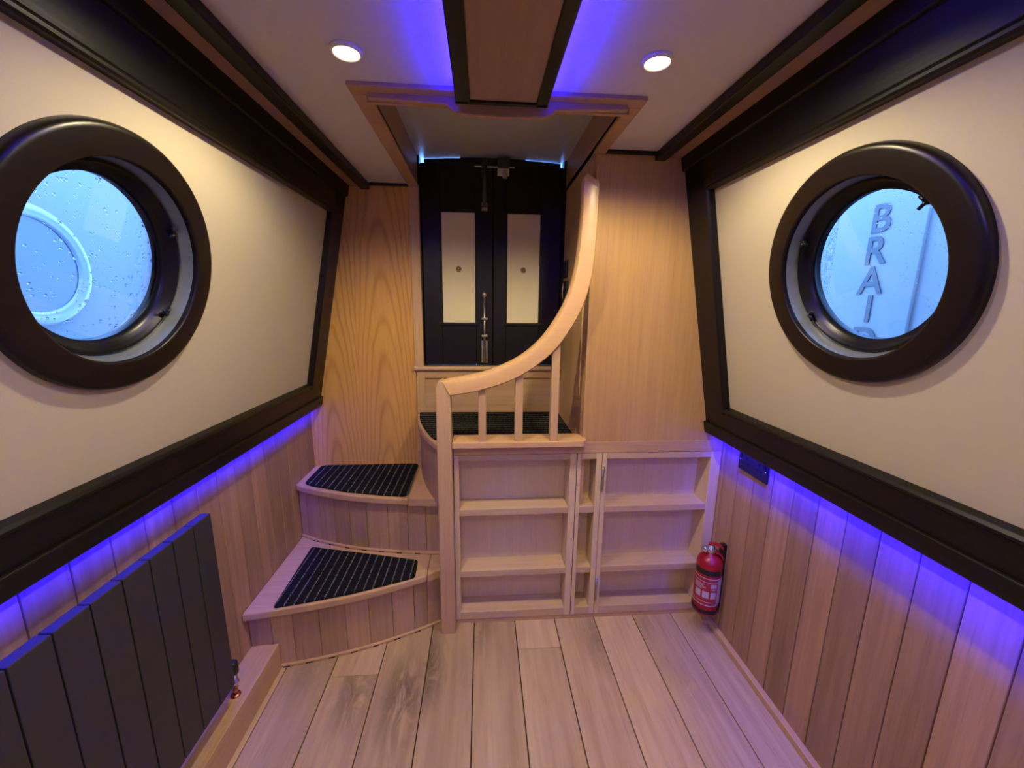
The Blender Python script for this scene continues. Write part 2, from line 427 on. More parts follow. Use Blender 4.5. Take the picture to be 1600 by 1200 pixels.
porthole('window_1', -1, 'round porthole with dark ring on the left wall, rain on the glass')
porthole('window_2', 1, 'round porthole with dark ring on the right wall, letters seen outside')

# ---- ceiling with the hatch opening
HX0, HX1, HY0 = -.305, .412, 1.21
bm = bmesh.new()
for a, b, c, d in ((-.70, HX0, YE, YB+.1), (HX1, .82, YE, YB+.1), (HX0, HX1, YE, HY0)): bx(a, b, c, d, ZC, ZC+.02, bm)
ceiling = tag(link('ceiling', bm, 'white'), 'pale lined ceiling with recessed spotlights and hatch opening', 'ceiling', kind='structure')
bm = bmesh.new()
for a, b, c, d in ((-.95, HX0-.01, YE, YB+.2), (HX1+.01, 1.1, YE, YB+.2), (HX0-.01, HX1+.01, YE, HY0-.01)): bx(a, b, c, d, 2.02, 2.04, bm)
link('roof_plate', bm, 'hull', ceiling)
tag(box('wall_front', -1.1, 1.2, YE-.05, YE, -.06, 2.05, 'cream'), 'plain wall closing the cabin behind the viewpoint', 'wall', kind='structure')
# battens, oak cover strips along the sides
tag(link('trim_1', bx(-.566, -.524, YE, YB-.005, 1.928, ZC), 'dark_y', bevel=.004), 'dark batten along the left edge of the ceiling', 'batten', kind='structure')
tag(link('trim_2', bx(.632, .672, YE, YS-.005, 1.928, ZC), 'dark_y', bevel=.004), 'dark batten along the right edge of the ceiling', 'batten', kind='structure')
tag(link('trim_3', bx(-.66, -.563, YE, YB, 1.943, ZC), 'oak_ceiling'), 'oak strip between batten and dark rail, left side', 'trim', kind='structure')
tag(link('trim_4', bx(.669, .77, YE, YS, 1.943, ZC), 'oak_ceiling'), 'oak strip between batten and dark rail, right side', 'trim', kind='structure')
tag(box('trim_5', -.53, -.345, YB-.02, YB-.004, 1.947, 1.958, 'dark_y'), 'thin dark bead where left ceiling meets the bulkhead', 'trim', kind='structure')
tag(box('trim_6', .447, .64, YS-.02, YS-.002, 1.947, 1.958, 'dark_y'), 'thin dark bead where right ceiling meets the oak partition', 'trim', kind='structure')

# ---- centre beam
beam = empty('ceiling_beam', (CX, 0, 1.92), 'oak centre panel on the ceiling with dark edges and blue light', 'beam', kind='structure')
box('panel', -.032, .146, YE, 1.163, 1.922, 1.94, 'oak_ceiling', beam)
box('dark_edge', -.068, -.030, YE, 1.163, 1.916, 1.930, 'dark_y', beam, bevel=.003)
box('dark_edge', .143, .174, YE, 1.163, 1.916, 1.930, 'dark_y', beam, bevel=.003)
box('strip_shield', -.068, -.062, YE, 1.163, 1.928, 1.9354, 'dark_y', beam)  # unseen lips added to keep the strip light off the walls
box('strip_shield', .168, .174, YE, 1.163, 1.928, 1.9354, 'dark_y', beam)
box('end_light_stop', -.068, .174, 1.150, 1.163, 1.916, ZC, 'dark_y', beam)  # added to block blue light leaking past the beam end
box('packer', -.03, .14, YE, 1.16, 1.94, ZC, 'groove', beam)

# ---- hatch: trim, lining, sliding top
hatch = empty('trim_7', (CX, 1.2, 1.94), 'oak lined hatch opening in the ceiling above the doors', 'hatch', kind='structure')
box('front_trim', -.345, .447, 1.163, 1.206, 1.946, ZC+.001, 'oak_hatch', hatch, bevel=.003)
box('side_trim', -.345, HX0+.008, 1.206, YB, 1.946, ZC+.001, 'oak_hatch', hatch, bevel=.003)
box('side_trim', HX1-.008, .447, 1.206, YS, 1.946, ZC+.001, 'oak_hatch', hatch, bevel=.003)
box('side_lining', HX0-.012, HX0, 1.2, YB+.06, 1.95, 2.12, 'oak_hatch', hatch)
box('side_lining', HX1, HX1+.012, 1.2, YB+.06, 1.95, 2.12, 'oak_hatch', hatch)
# front lip, dipping under the beam end
lip = [(-.300, 1.955), (-.300, 1.934), (-.20, 1.931), (-.095, 1.927), (-.082, 1.916), (-.07, 1.908), (-.02, 1.905), (.055, 1.902), (.13, 1.905), (.178, 1.908), (.19, 1.916), (.203, 1.927), (.30, 1.931), (.405, 1.934), (.405, 1.955)]
link('front_lip', prism(lip, 1.194, 1.212, 'y'), 'oak_hatch', hatch, bevel=.003)
box('front_lining', HX0, HX1, 1.209, 1.222, 1.93, 2.12, 'oak_hatch', hatch)
bm = bmesh.new(); N = 12
for i in range(N):
    xa, xb = -.32+.745*i/N, -.32+.745*(i+1)/N
    za, zb = (2.094+.014*(1-((x-CX)/.37)**2) for x in (xa, xb))
    hexa(bm, [(xa, 1.15, za), (xb, 1.15, zb), (xb, 2.2, zb), (xa, 2.2, za), (xa, 1.15, za+.03), (xb, 1.15, zb+.03), (xb, 2.2, zb+.03), (xa, 2.2, za+.03)])
bmesh.ops.remove_doubles(bm, verts=bm.verts[:], dist=1e-5)
tag(link('hatch_slide', bm, 'slide'), 'grey sliding hatch top above the dark doors', 'hatch')

# ---- bulkhead (left oak panel, posts, sill) 
wall_back = tag(box('wall_back', -.96, -.343, YB, YB+.02, -.02, 2.02, 'oak_crown'), 'crown cut oak bulkhead beside the doors', 'wall', kind='structure')
box('post', -.346, -.300, YB-.006, YB+.05, 1.09, 1.96, 'oak_z', wall_back, bevel=.003)
box('sill', -.350, .414, YB-.022, YB+.06, 1.072, 1.092, 'oak_x', wall_back, bevel=.006)
box('stile', -.338, -.296, YB-.006, YB+.02, .83, 1.074, 'oak_z', wall_back, bevel=.002)
box('rail', -.296, .414, YB-.006, YB+.02, 1.030, 1.074, 'oak_x', wall_back, bevel=.002)
box('lower_panel', -.346, .414, YB+.004, YB+.02, .5, 1.032, 'oak_x', wall_back)
box('stern_plate', -1.0, 1.1, 2.26, 2.28, -.06, 1.09, 'hull', wall_back)
cam_z = lambda x: 2.094+.014*(1-((x-CX)/.37)**2)
hp = [(-.278, 2.045), (.390, 2.045)]+[(x, cam_z(x)-.0035) for x in (.390, .33, .27, .215)]+[(x, cam_z(x)+.01) for x in (.21, .055, -.10)]+[(x, cam_z(x)-.0035) for x in (-.105, -.16, -.22, -.278)]
link('header', prism(hp, 2.112, 2.13, 'y'), 'black', wall_back)
box('gap_blocker', .03, .08, 2.109, 2.125, 1.09, 2.07, 'black', wall_back)  # backing strips added behind the door gaps to keep daylight out
box('gap_blocker', -.31, -.285, 2.109, 2.125, 1.09, 2.07, 'black', wall_back)
box('gap_blocker', .39, .41, 2.109, 2.125, 1.09, 2.07, 'black', wall_back)
box('threshold', -.31, .41, 2.07, 2.125, 1.08, 1.096, 'black', wall_back)
box('jamb', -.345, -.297, 2.07, 2.13, 1.09, 2.12, 'dark_z', wall_back)
box('jamb', .400, .46, 2.07, 2.13, 1.09, 2.12, 'dark_z', wall_back)

# ---- doors
def door(name, xa, xb, pa, pb, label):
    d = empty(name, ((xa+xb)/2, 2.085, 1.098), label, 'door', kind='structure')
    y = 2.078; z0, z1 = 1.097, 2.066; pz0, pz1 = 1.316, 1.847
    box('stile', xa, pa-.006, y, y+.03, z0, z1, 'dark_door', d, bevel=.003)
    box('stile', pb+.006, xb, y, y+.03, z0, z1, 'dark_door', d, bevel=.003)
    box('rail', pa-.006, pb+.006, y, y+.03, z0, pz0-.012, 'dark_door', d, bevel=.003)
    box('rail', pa-.006, pb+.006, y, y+.03, pz1+.012, z1, 'dark_door', d, bevel=.003)
    box('bead', pa-.016, pb+.016, y-.006, y+.012, pz0-.018, pz0-.001, 'dark_door', d, bevel=.004)
    box('bead', pa-.016, pb+.016, y-.003, y+.012, pz1+.001, pz1+.014, 'dark_door', d, bevel=.003)
    for q in (pa-.011, pb+.001): box('bead', q, q+.010, y-.003, y+.012, pz0-.01, pz1+.01, 'dark_door', d, bevel=.003)
    box('panel', pa-.004, pb+.004, y+.006, y+.016, pz0-.005, pz1+.005, 'door_cream', d)
    k = link('knob', lathe([(0, -.016), (.005, -.0155), (.0095, -.012), (.0105, -.006), (.010, 0), (.014, .001), (.014, .005)], 24, ((pa+pb)/2, y+.004, 1.580), (0, 1, 0)), 'brass', d, smooth=True)
    return d
d1 = door('door_1', -.294, .0535, -.198, -.036, 'dark door with bolts and narrow cream panel, left of the pair')
d2 = door('door_2', .0565, .399, .128, .290, 'dark door with narrow cream panel and lock, right of the pair')
def bolt(parent):
    y = 2.078
    p = box('bolt_plate', -.004, .028, y-.004, y+.001, 1.107, 1.222, 'steel', parent, bevel=.001)
    b = link('bolt', tube([(.012, y-.012, 1.112), (.012, y-.012, 1.452)], .0065, 12), 'steel', parent, smooth=True)
    link('bolt_knob', lathe([(0, .032), (.007, .030), (.0125, .022), (.014, .014), (.0125, .006), (.008, 0), (.006, -.006)], 20, (.012, y-.012, 1.442), (0, 0, 1)), 'chrome', b, smooth=True)
    for z in (1.248, 1.335): box('bolt_bracket', -.004, .028, y-.022, y+.001, z-.006, z+.006, 'steel', b, bevel=.002)
    for x, z in ((.003, 1.12), (.021, 1.12), (.012, 1.232)):
        link('screw', lathe([(0, -.003), (.0035, -.002), (.004, 0)], 12, (x, y-.004 if z < 1.2 else y-.0215, z), (0, 1, 0)), 'chrome', p, smooth=True)
    u = link('upper_bolt', tube([(.013, y-.016, 1.868), (.013, y-.016, 2.088)], .0135, 14), 'dark_steel', parent, smooth=True)
    for z in (1.862, 1.882): box('bolt_bracket', -.001, .027, y-.026, y+.001, z-.007, z+.006, 'steel', u, bevel=.002)
bolt(d1)
box('lock_body', .076, .132, 2.04, 2.079, 2.045, 2.091, 'dark_steel', d2, bevel=.003)
box('lock_keep', .074, .132, 2.045, 2.079, 2.008, 2.045, 'chrome', d2, bevel=.003)
box('lock_lever', .098, .122, 2.036, 2.047, 1.996, 2.036, 'steel', d2, bevel=.004)
box('daylight_slit_bar', -.036, .158, 2.066, 2.076, 2.051, 2.057, 'chrome', d2, bevel=.001)  # chrome strip standing in for a slit of daylight at the door tops

# ---- oak partition on the right (front panel above the shelves, passage side)
part = tag(box('wall_partition', .414, 1.05, YS, YS+.02, .846, 1.965, 'oak_panel'), 'tall straight grained oak partition beside the handrail', 'wall', kind='structure')
box('side_panel', .414, .432, YS+.02, YB+.05, .5, 2.0, 'oak_z', part)
box('band', -.118, 1.028, YS-.001, YS+.02, .800, .848, 'oak_x', part, bevel=.001)
box('side_inset', .410, .416, 1.63, 1.92, 1.02, 1.93, 'oak_z', part, bevel=.003)
box('lining_back', .43, 1.05, 1.70, 1.72, -.02, 2.0, 'groove', part)

# ---- baseboard and pipe casing
bb = tag(box('baseboard_right', 1.008, XR+.001, YE, YS-.03, 0, .026, 'oak_y', bevel=.003), 'low oak strip along the foot of the right wall', 'baseboard', kind='structure')
box('corner_block', .985, 1.012, YS-.07, YS-.02, 0, .024, 'oak_y', bb, bevel=.003)
pc = empty('trim_8', (-.84, 0, 0), 'oak pipe casing on the floor below the radiator', 'casing', kind='structure')
box('front_board', -.800, -.786, YE, 1.372, 0, .112, 'oak_y', pc, bevel=.002)
box('top_board', XL, -.8005, YE, 1.372, .098, .110, 'oak_y', pc, bevel=.002)

# ================================================================== THINGS
# ---- staircase
def interp(c, x):
    for (x0, y0), (x1, y1) in zip(c, c[1:]):
        if x0 <= x <= x1: return y0+(y1-y0)*(x-x0)/(x1-x0)
    return c[0][1] if x < c[0][0] else c[-1][1]
def smooth(c, per=5): return [(v.x, v.y) for v in catmull([(x, y, 0) for x, y in c], per)]
T1 = smooth([(XL, 1.330), (-.794, 1.345), (-.665, 1.368), (-.519, 1.403), (-.367, 1.455), (-.246, 1.508), (-.182, 1.540)])
T2 = smooth([(XL, 1.822), (-.777, 1.765), (-.615, 1.706), (-.456, 1.669), (-.322, 1.650), (-.199, 1.637), (-.182, 1.636)])
LC = smooth([(-.182, 1.555), (-.2, 1.592), (-.239, 1.668), (-.286, 1.795), (-.322, 1.930), (-.340, 2.045)])
st = empty('staircase', (-.53, 1.6, 0), 'curved oak stairs with three levels winding up to the doors', 'stairs')
def cut(c, a, b):
    return [(a, interp(c, a))]+[(x, y) for x, y in c if a+1e-4 < x < b-1e-4]+[(b, interp(c, b))]
def tread(name, curve, a, b, back, z):
    o = link(name, prism(cut(curve, a, b)+[(b, back(b)), (a, back(a))], z-.034, z), 'oak_x', st, bevel=.008)
    o.modifiers['edge'].segments = 3
tread('tread', T1, XL+.001, -.2365, lambda x: interp(T2, x)+.03, .28)
tread('tread', T1, -.2345, -.1815, lambda x: interp(T2, x)+.03, .28)
LCx = sorted([(x, y) for x, y in LC])
tread('tread', T2, XL+.001, -.3305, lambda x: YB-.001, .56)
c2 = cut(T2, -.3285, -.183)
link('tread', prism(c2+[(-.183, 1.70), (-.215, 1.74), (-.25, 1.82), (-.28, 1.93), (-.30, YB-.001), (-.3285, YB-.001)], .526, .56), 'oak_x', st, bevel=.006)
def riser(curve, xs, z0, z1, inset, groupname):
    for a, b in zip(xs, xs[1:]):
        c = cut(curve, a+.0008, b-.0008); f = [(x, y+inset) for x, y in c]; g = [(x, y+inset+.014) for x, y in reversed(c)]
        link('riser_board', prism(f+g, z0, z1), 'riser', st, bevel=.0018)
    c = cut(curve, xs[0], xs[-1]); link('riser_bead', prism([(x, y+inset-.010) for x, y in c]+[(x, y+inset+.002) for x, y in reversed(c)], z0, z0+.012), 'oak_x', st, bevel=.003)
    for q in range(7):
        xq = xs[1]+(xs[-2]-xs[1])*(q+.5)/7; yq = interp(curve, xq)+inset-.0105; sl = (interp(curve, xq+.01)-interp(curve, xq-.01))/.02
        link('slot', prism([(xq-.012, yq-.012*sl), (xq+.012, yq+.012*sl), (xq+.012, yq+.012*sl+.004), (xq-.012, yq-.012*sl+.004)], z0+.001, z0+.006), 'groove', st)
    link('riser_backing', prism([(x, y+inset+.012) for x, y in c]+[(x, y+inset+.018) for x, y in reversed(c)], z0, z1), 'groove', st)
riser(T1, [XL+.002, -.81, -.737, -.645, -.551, -.466, -.380, -.296, -.243, -.186], .0, .247, .034, 'lower')
riser(T2, [XL+.002, -.84, -.769, -.69, -.612, -.528, -.430, -.339, -.257, -.186], .28, .527, .022, 'upper')
# landing
ln = [(x, y) for x, y in LC]+[(.412, 2.045), (.412, 1.556)]
link('landing', prism(ln, .806, .84), 'oak_x', st, bevel=.008)
lr = [Vector((x, y)) for x, y in LC]
inn = []
for i, p in enumerate(lr):
    d = (lr[min(i+1, len(lr)-1)]-lr[max(i-1, 0)]).normalized(); inn.append(p+Vector((d.y, -d.x))*.012)
ins2 = [p+(q-p).normalized()*.024 for p, q in zip(lr, inn)]
link('landing_riser', prism([(p.x, p.y) for p in inn]+[(p.x, p.y) for p in reversed(ins2)], .56, .808), 'riser', st, smooth=False)
# mats
def mat(name, pts, z, m, label, t=.009):
    o = link(name, prism(pts, z, z+t), m, None, bevel=.004); tag(o, label, 'mat', 'carpet mats on the stairs'); return o
def rounded(pts, r, n=4):
    out = []; m = len(pts)
    for i in range(m):
        p, a, b = Vector(pts[i]), Vector(pts[i-1]), Vector(pts[(i+1) % m])
        u, v = (a-p).normalized(), (b-p).normalized(); rr = min(r, (a-p).length*.4, (b-p).length*.4)
        if u.dot(v) < -.95: out.append(tuple(p)); continue
        A, B = p+u*rr, p+v*rr
        for k in range(n+1):
            t = k/n; q = A*(1-t)**2+p*2*t*(1-t)+B*t*t; out.append((q.x, q.y))
    return out
mat('stair_mat', rounded([(-.783, 1.352), (-.665, 1.376), (-.519, 1.411), (-.38, 1.458), (-.283, 1.494), (-.287, 1.607), (-.54, 1.672), (-.797, 1.735)], .014), .28, 'carpet_y', 'black ribbed carpet mat with pale lines on the lowest step')
mat('stair_mat', rounded([(-.842, 1.815), (-.777, 1.785), (-.615, 1.722), (-.456, 1.684), (-.333, 1.662), (-.338, 2.036), (-.845, 2.036)], .035), .56, 'carpet_y', 'black ribbed carpet mat with pale lines on the middle step')
mat('stair_mat', [(x+.012, y) for x, y in LC if y > 1.63]+[(.402, 2.036), (.402, 1.618), (-.2, 1.618)], .84, 'carpet_x', 'black carpet mat on the top landing below the doors')

# ---- balustrade
bal = empty('balustrade', (-.15, 1.53, 0), 'oak newel post with sweeping curved handrail and three balusters', 'railing')
nw = link('newel', prism([(-.1805, 0), (-.1195, 0), (-.1225, 1.060), (-.150, 1.118), (-.158, 1.119), (-.170, 1.110), (-.1785, 1.092)], 1.497, 1.557, 'y'), 'oak_z', bal, bevel=.007)
up = [(-.152, 1.1165), (-.120, 1.127), (-.084, 1.1315), (.020, 1.155), (.135, 1.207), (.224, 1.281), (.290, 1.377), (.324, 1.453), (.344, 1.539), (.354, 1.629), (.3585, 1.739), (.358, 1.80), (.358, 1.848)]
lo = [(-.1225, 1.0605), (-.075, 1.067), (-.017, 1.078), (.089, 1.110), (.182, 1.158), (.273, 1.232), (.339, 1.323), (.381, 1.409), (.400, 1.475), (.411, 1.540), (.417, 1.653), (.419, 1.74), (.419, 1.815)]
U = catmull([(x, z, 0) for x, z in up], 6); L_ = catmull([(x, z, 0) for x, z in lo], 6)
bm = bmesh.new(); rings = []
sec = [(.06, 0), (.72, 0), (.90, .006), (1, .020), (1, .044), (.9, .055), (.06, .058), (0, .052), (0, .006)]
for a, b in zip(L_, U):
    rings.append([bm.verts.new((b.x*t+a.x*(1-t), 1.492+y, b.y*t+a.y*(1-t))) for t, y in sec])
for A, B in zip(rings, rings[1:]):
    for k in range(len(sec)): bm.faces.new((A[k], A[(k+1) % len(sec)], B[(k+1) % len(sec)], B[k]))
bm.faces.new(rings[0]); bm.faces.new(rings[-1])
hr = link('handrail', bm, 'oak_rail', bal, smooth=True)
hr.modifiers.new('split', 'EDGE_SPLIT').split_angle = .6
# top cap of the rail, turning back to the partition
link('rail_return', prism([(.358, 1.846), (.372, 1.868), (.419, 1.838), (.419, 1.813)], 1.494, 1.548, 'y'), 'oak_rail', bal, bevel=.004)
box('rail_wedge', .412, .4195, 1.52, 1.549, 1.835, 1.90, 'oak_rail', bal, bevel=.003)
for xa, xb in ((-.016, .014), (.128, .159), (.270, .301)):
    # balusters rise to the underside of the rail
    def under(x):
        for (x0, z0), (x1, z1) in zip(lo, lo[1:]):
            if x0 <= x <= x1: return z0+(z1-z0)*(x-x0)/(x1-x0)
    link('baluster', prism([(xa, .868), (xb, .868), (xb, under(xb)+.008), (xa, under(xa)+.008)], 1.507, 1.537, 'y'), 'oak_z', bal, bevel=.002)
cap = [(-.1195, 1.497), (.395, 1.497)]+[(.395+.028*math.sin(t*PI/8), 1.525-.028*math.cos(t*PI/8)) for t in range(1, 8)]+[(.423, 1.53), (.423, 1.547), (.405, 1.60), (-.1195, 1.60)]
cp = link('base_rail', prism(cap, .846, .869), 'oak_rail', bal, bevel=.008); cp.modifiers['edge'].segments = 3

# ---- shelf units
def unit(name, xa, xb, wl, wr, label, hinges=None):
    u = empty(name, ((xa+xb)/2, YS+.05, .022), label, 'shelf unit', 'shallow oak shelf units below the landing')
    y0, y1 = YS, YS+.105; z0, z1 = .024, .798
    box('side', xa, xa+wl, y0, y1, z0, z1, 'oak_shelf', u, bevel=.0015)
    box('side', xb-wr, xb, y0, y1, z0, z1, 'oak_shelf', u, bevel=.0015)
    box('top', xa+wl, xb-wr, y0, y1, z1-.026, z1, 'oak_shelf_x', u, bevel=.0015)
    box('bottom', xa+wl, xb-wr, y0, y1, z0, .060, 'oak_shelf_x', u, bevel=.0015)
    box('back', xa+wl*.5, xb-wr*.5, y1-.008, y1, z0+.01, z1-.005, 'oak_shelf', u)
    for zt in (.556, .264): box('shelf', xa+wl, xb-wr, y0+.001, y1-.008, zt-.031, zt, 'oak_shelf_x', u, bevel=.003)
    for z in hinges or (): 
        h = link('hinge', tube([(xa+.003, y0-.0035, z-.056), (xa+.003, y0-.0035, z+.056)], .0045, 10), 'steel', u, smooth=True)
        box('leaf', xa+.002, xa+.010, y0-.0025, y0+.001, z-.054, z+.054, 'steel', h)
    return u
unit('shelf_unit', -.1185, .3945, .020, .028, 'wide oak shelf unit directly beside the newel post')
unit('shelf_unit', .3975, .5035, .016, .024, 'narrow oak shelf unit between the two wide ones')
unit('shelf_unit', .5055, 1.0275, .020, .046, 'wide hinged oak shelf unit next to the fire extinguisher', (.683, .15))
pl = tag(box('plinth', -.119, 1.0, YS+.004, YS+.10, 0, .0235, 'oak_x', bevel=.001), 'low oak plinth on the floor under the shelf units', 'plinth')

# ---- radiator
rad = empty('radiator', (-.83, .55, .11), 'anthracite panel radiator on the left wall under the blue light', 'radiator')
FW = .0735; y = 1.137; i = 0
fin = None
while y > -.15:
    o = box('fin', -.828, -.800, y-FW+.0014, y-.0014, .190, .792, 'rad', rad, bevel=.002) if fin is None else fin.copy()
    if fin is None: fin = o; y_first = y
    else: COL.objects.link(o); o.parent = rad; o.location = (0, y-y_first, 0)
    y -= FW; i += 1
ylast = y+.004
for z in (.225, .755): link('header_pipe', tube([(-.836, ylast+.01, z), (-.836, 1.130, z)], .014, 12), 'rad', rad, smooth=True)
box('core', -.8245, -.8075, ylast+.01, 1.128, .196, .786, 'black', rad)
for yy in (.95, .2):
    box('wall_bracket', XL+.001, -.826, yy-.012, yy+.012, .655, .695, 'rad', rad)
    box('wall_bracket', XL+.001, -.826, yy-.012, yy+.012, .225, .265, 'rad', rad)
v = link('valve', lathe([(0, .02), (.011, .02), (.011, -.012), (.014, -.014), (.014, -.022), (.010, -.024), (.010, -.038), (0, -.038)], 20, (-.828, 1.172, .176)), 'chrome', rad, smooth=True)
link('valve_cap', lathe([(0, .046), (.010, .045), (.0155, .041), (.017, .030), (.017, .004), (.014, 0), (0, 0)], 20, (-.828, 1.172, .192)), 'black', v, smooth=True)
link('valve_tail', tube([(-.828, 1.172, .172), (-.828, 1.140, .172), (-.828, 1.128, .200)], .008, 10), 'chrome', v, smooth=True)
link('pipe', tube([(-.828, 1.172, .142), (-.828, 1.170, .1095)], .0075, 12), 'copper', v, smooth=True)
link('pipe_collar', lathe([(.0075, .006), (.014, .005), (.016, 0)], 16, (-.828, 1.170, .110)), 'copper', v, smooth=True)

# ---- fire extinguisher
fx, fy = .968, 1.452
ex = empty('fire_extinguisher', (fx, fy, .095), 'red fire extinguisher hung at the corner by the shelves', 'extinguisher')
R_ = .051
body = link('cylinder', lathe([(0, .102), (.040, .102), (.047, .106), (R_, .114), (R_, .335), (.049, .348), (.043, .360), (.032, .370), (.020, .376), (.017, .378), (.017, .386), (0, .386)], 40, (fx, fy, 0)), 'red', ex, smooth=True)
vdir = math.atan2(-fy, -fx)   # towards the middle of the cabin
def patch(a0, a1, z0, z1, r, mat_, name, parent):
    n = 14; bm = bmesh.new(); rr = []
    for i in range(n+1):
        a = vdir+math.radians(a0+(a1-a0)*i/n)
        rr.append([bm.verts.new((fx+math.cos(a)*q, fy+math.sin(a)*q, z)) for q, z in ((r, z0), (r, z1), (r-.002, z1), (r-.002, z0))])
    for A, B in zip(rr, rr[1:]):
        for k in range(4): bm.faces.new((A[k], A[(k+1) % 4], B[(k+1) % 4], B[k]))
    bm.faces.new(rr[0]); bm.faces.new(rr[-1])
    return link(name, bm, mat_, parent, smooth=False)
lb = patch(-75, 62, .300, .325, R_+.0008, 'black', 'label_band', body)
ls = patch(-75, 90, .160, .288, R_+.0006, 'red_label', 'label_sheet', body)
for a0, a1, z0, z1 in ((-75, 90, .285, .288), (-75, 90, .160, .163), (52, 55, .16, .288), (-75, 90, .176, .178), (-75, 52, .268, .270), (58, 88, .17, .28),
                       (-60, -8, .256, .2585), (-60, -14, .249, .2515), (-60, -2, .242, .2445), (-60, -20, .235, .2375), (18, 44, .246, .263), (22, 40, .236, .240), (20, 44, .196, .226), (-16, 12, .196, .226), (-50, -24, .196, .226)):
    patch(a0, a1, z0, z1, R_+.0014, 'label_white', 'print', ls)
hd = link('valve_head', lathe([(.016, .384), (.019, .388), (.019, .402), (.013, .406), (.013, .418), (0, .418)], 20, (fx, fy, 0)), 'chrome', ex, smooth=True)
side = Vector((math.cos(vdir+PI/2), math.sin(vdir+PI/2), 0)); fw = Vector((math.cos(vdir), math.sin(vdir), 0)); P0 = Vector((fx, fy, 0))
def bar(pts, w, t, name, mat_, parent):
    bm = bmesh.new(); rr = []
    for p in pts:
        q = P0+side*p[0]+Vector((0, 0, p[1])); rr.append([bm.verts.new(q+fw*a+Vector((0, 0, b))) for a, b in ((-w, -t), (w, -t), (w, t), (-w, t))])
    for A, B in zip(rr, rr[1:]):
        for k in range(4): bm.faces.new((A[k], A[(k+1) % 4], B[(k+1) % 4], B[k]))
    bm.faces.new(rr[0]); bm.faces.new(rr[-1])
    return link(name, bm, mat_, parent, bevel=.002)
bar([(-.012, .421), (.010, .427), (.032, .424), (.046, .412)], .010, .003, 'squeeze_lever', 'red', ex)
bar([(-.008, .398), (.020, .396), (.042, .380), (.052, .362)], .009, .003, 'carry_handle', 'red', ex)
link('gauge', lathe([(0, .012), (.012, .011), (.014, .006), (.014, -.006), (0, -.006)], 20, P0+Vector((0, 0, .398))-side*.022+fw*.012, fw-side*.6), 'chrome', ex, smooth=True)
link('safety_pin', tube([P0+fw*.022+Vector((0, 0, .412))+side*(.010*math.cos(t*PI/6))+Vector((0, 0, .010*math.sin(t*PI/6))) for t in range(13)], .0015, 6), 'chrome', ex, smooth=True)
box('bracket', 1.010, XR+.0005, fy-.012, fy+.012, .12, .42, 'black', ex, bevel=.002)
link('bracket_band', lathe([(R_+.003, -.007), (R_+.003, .007), (R_+.0005, .007), (R_+.0005, -.007)], 40, (fx, fy, .128), closed=True), 'black', ex)
box('bracket_foot', fx-.03, XR, fy-.010, fy+.010, .094, .1015, 'black', ex, bevel=.001)

# ---- sockets
def double_socket():
    s = empty('power_socket', (1.03, 1.345, .775), 'black double power socket under the right ledge', 'socket')
    p = box('plate', 1.021, XR-.0003, 1.266, 1.426, .777, .858, 'black', s, bevel=.002)
    for y in (1.310, 1.382):
        for dy, dz, a, b in ((0, .018, .004, .009), (-.012, -.004, .007, .004), (.012, -.004, .007, .004)):
            box('pin_hole', 1.0198, 1.0215, y+dy-a*.6, y+dy+a*.6, .815+dz-b*.6, .815+dz+b*.6, 'rubber', p)
        box('rocker', 1.0185, 1.0215, y-.006+(.03 if y > 1.34 else -.03), y+.006+(.03 if y > 1.34 else -.03), .828, .846, 'rubber', p, bevel=.001)
    for y in (1.276, 1.416): link('screw', lathe([(0, -.0022), (.003, -.0015), (.0035, 0)], 12, (1.021, y, .818), (1, 0, 0)), 'chrome', p, smooth=True)
double_socket()
sw = empty('light_switch', (.41, 2.0, 1.535), 'small black switch plate on the passage wall beside the doors', 'switch')
box('plate', .403, .4135, 1.955, 2.03, 1.540, 1.622, 'black', sw, bevel=.002)
box('rocker', .400, .404, 1.972, 1.990, 1.565, 1.597, 'rubber', sw, bevel=.001); box('rocker', .400, .404, 1.998, 2.016, 1.565, 1.597, 'rubber', sw, bevel=.001)
sk = empty('door_latch', (.41, 1.98, 1.41), 'black latch plate with chrome pull below the passage switch', 'latch')
box('plate', .403, .4135, 1.935, 2.02, 1.415, 1.525, 'black', sk, bevel=.006)
link('pull', tube([(.401, 1.955, 1.515), (.392, 1.950, 1.51), (.388, 1.947, 1.475), (.390, 1.948, 1.44), (.400, 1.955, 1.425)], .003, 8), 'chrome', sk, smooth=True)

# ---- light strips
def side_strip(s_, X, y1, label):
    t = empty('led_strip', (X, 0, .93), label, 'light strip', 'blue light strips')
    box('tape', *sorted((X+s_*.0005, X+s_*.0025)), YE+.02, y1, .927, .937, 'led', t)
    box('spill_glow', *sorted((X+s_*.022, X+s_*.032)), YE+.02, y1, .9585, .9615, 'led_spill', t)  # second glowing row, added to spill blue light downward
side_strip(1, .961, YS-.01, 'blue light strip hidden under the ledge of the right wall')
side_strip(-1, -.845, YB-.01, 'blue light strip hidden under the ledge of the left wall')
def strip(x0, x1, label): tag(box('led_strip', x0, x1, YE+.02, 1.145, 1.932, 1.935, 'led_c'), label, 'light strip', 'blue light strips')
strip(-.060, -.052, 'blue light strip along the left edge of the ceiling beam')
strip(.158, .166, 'blue light strip along the right edge of the ceiling beam')

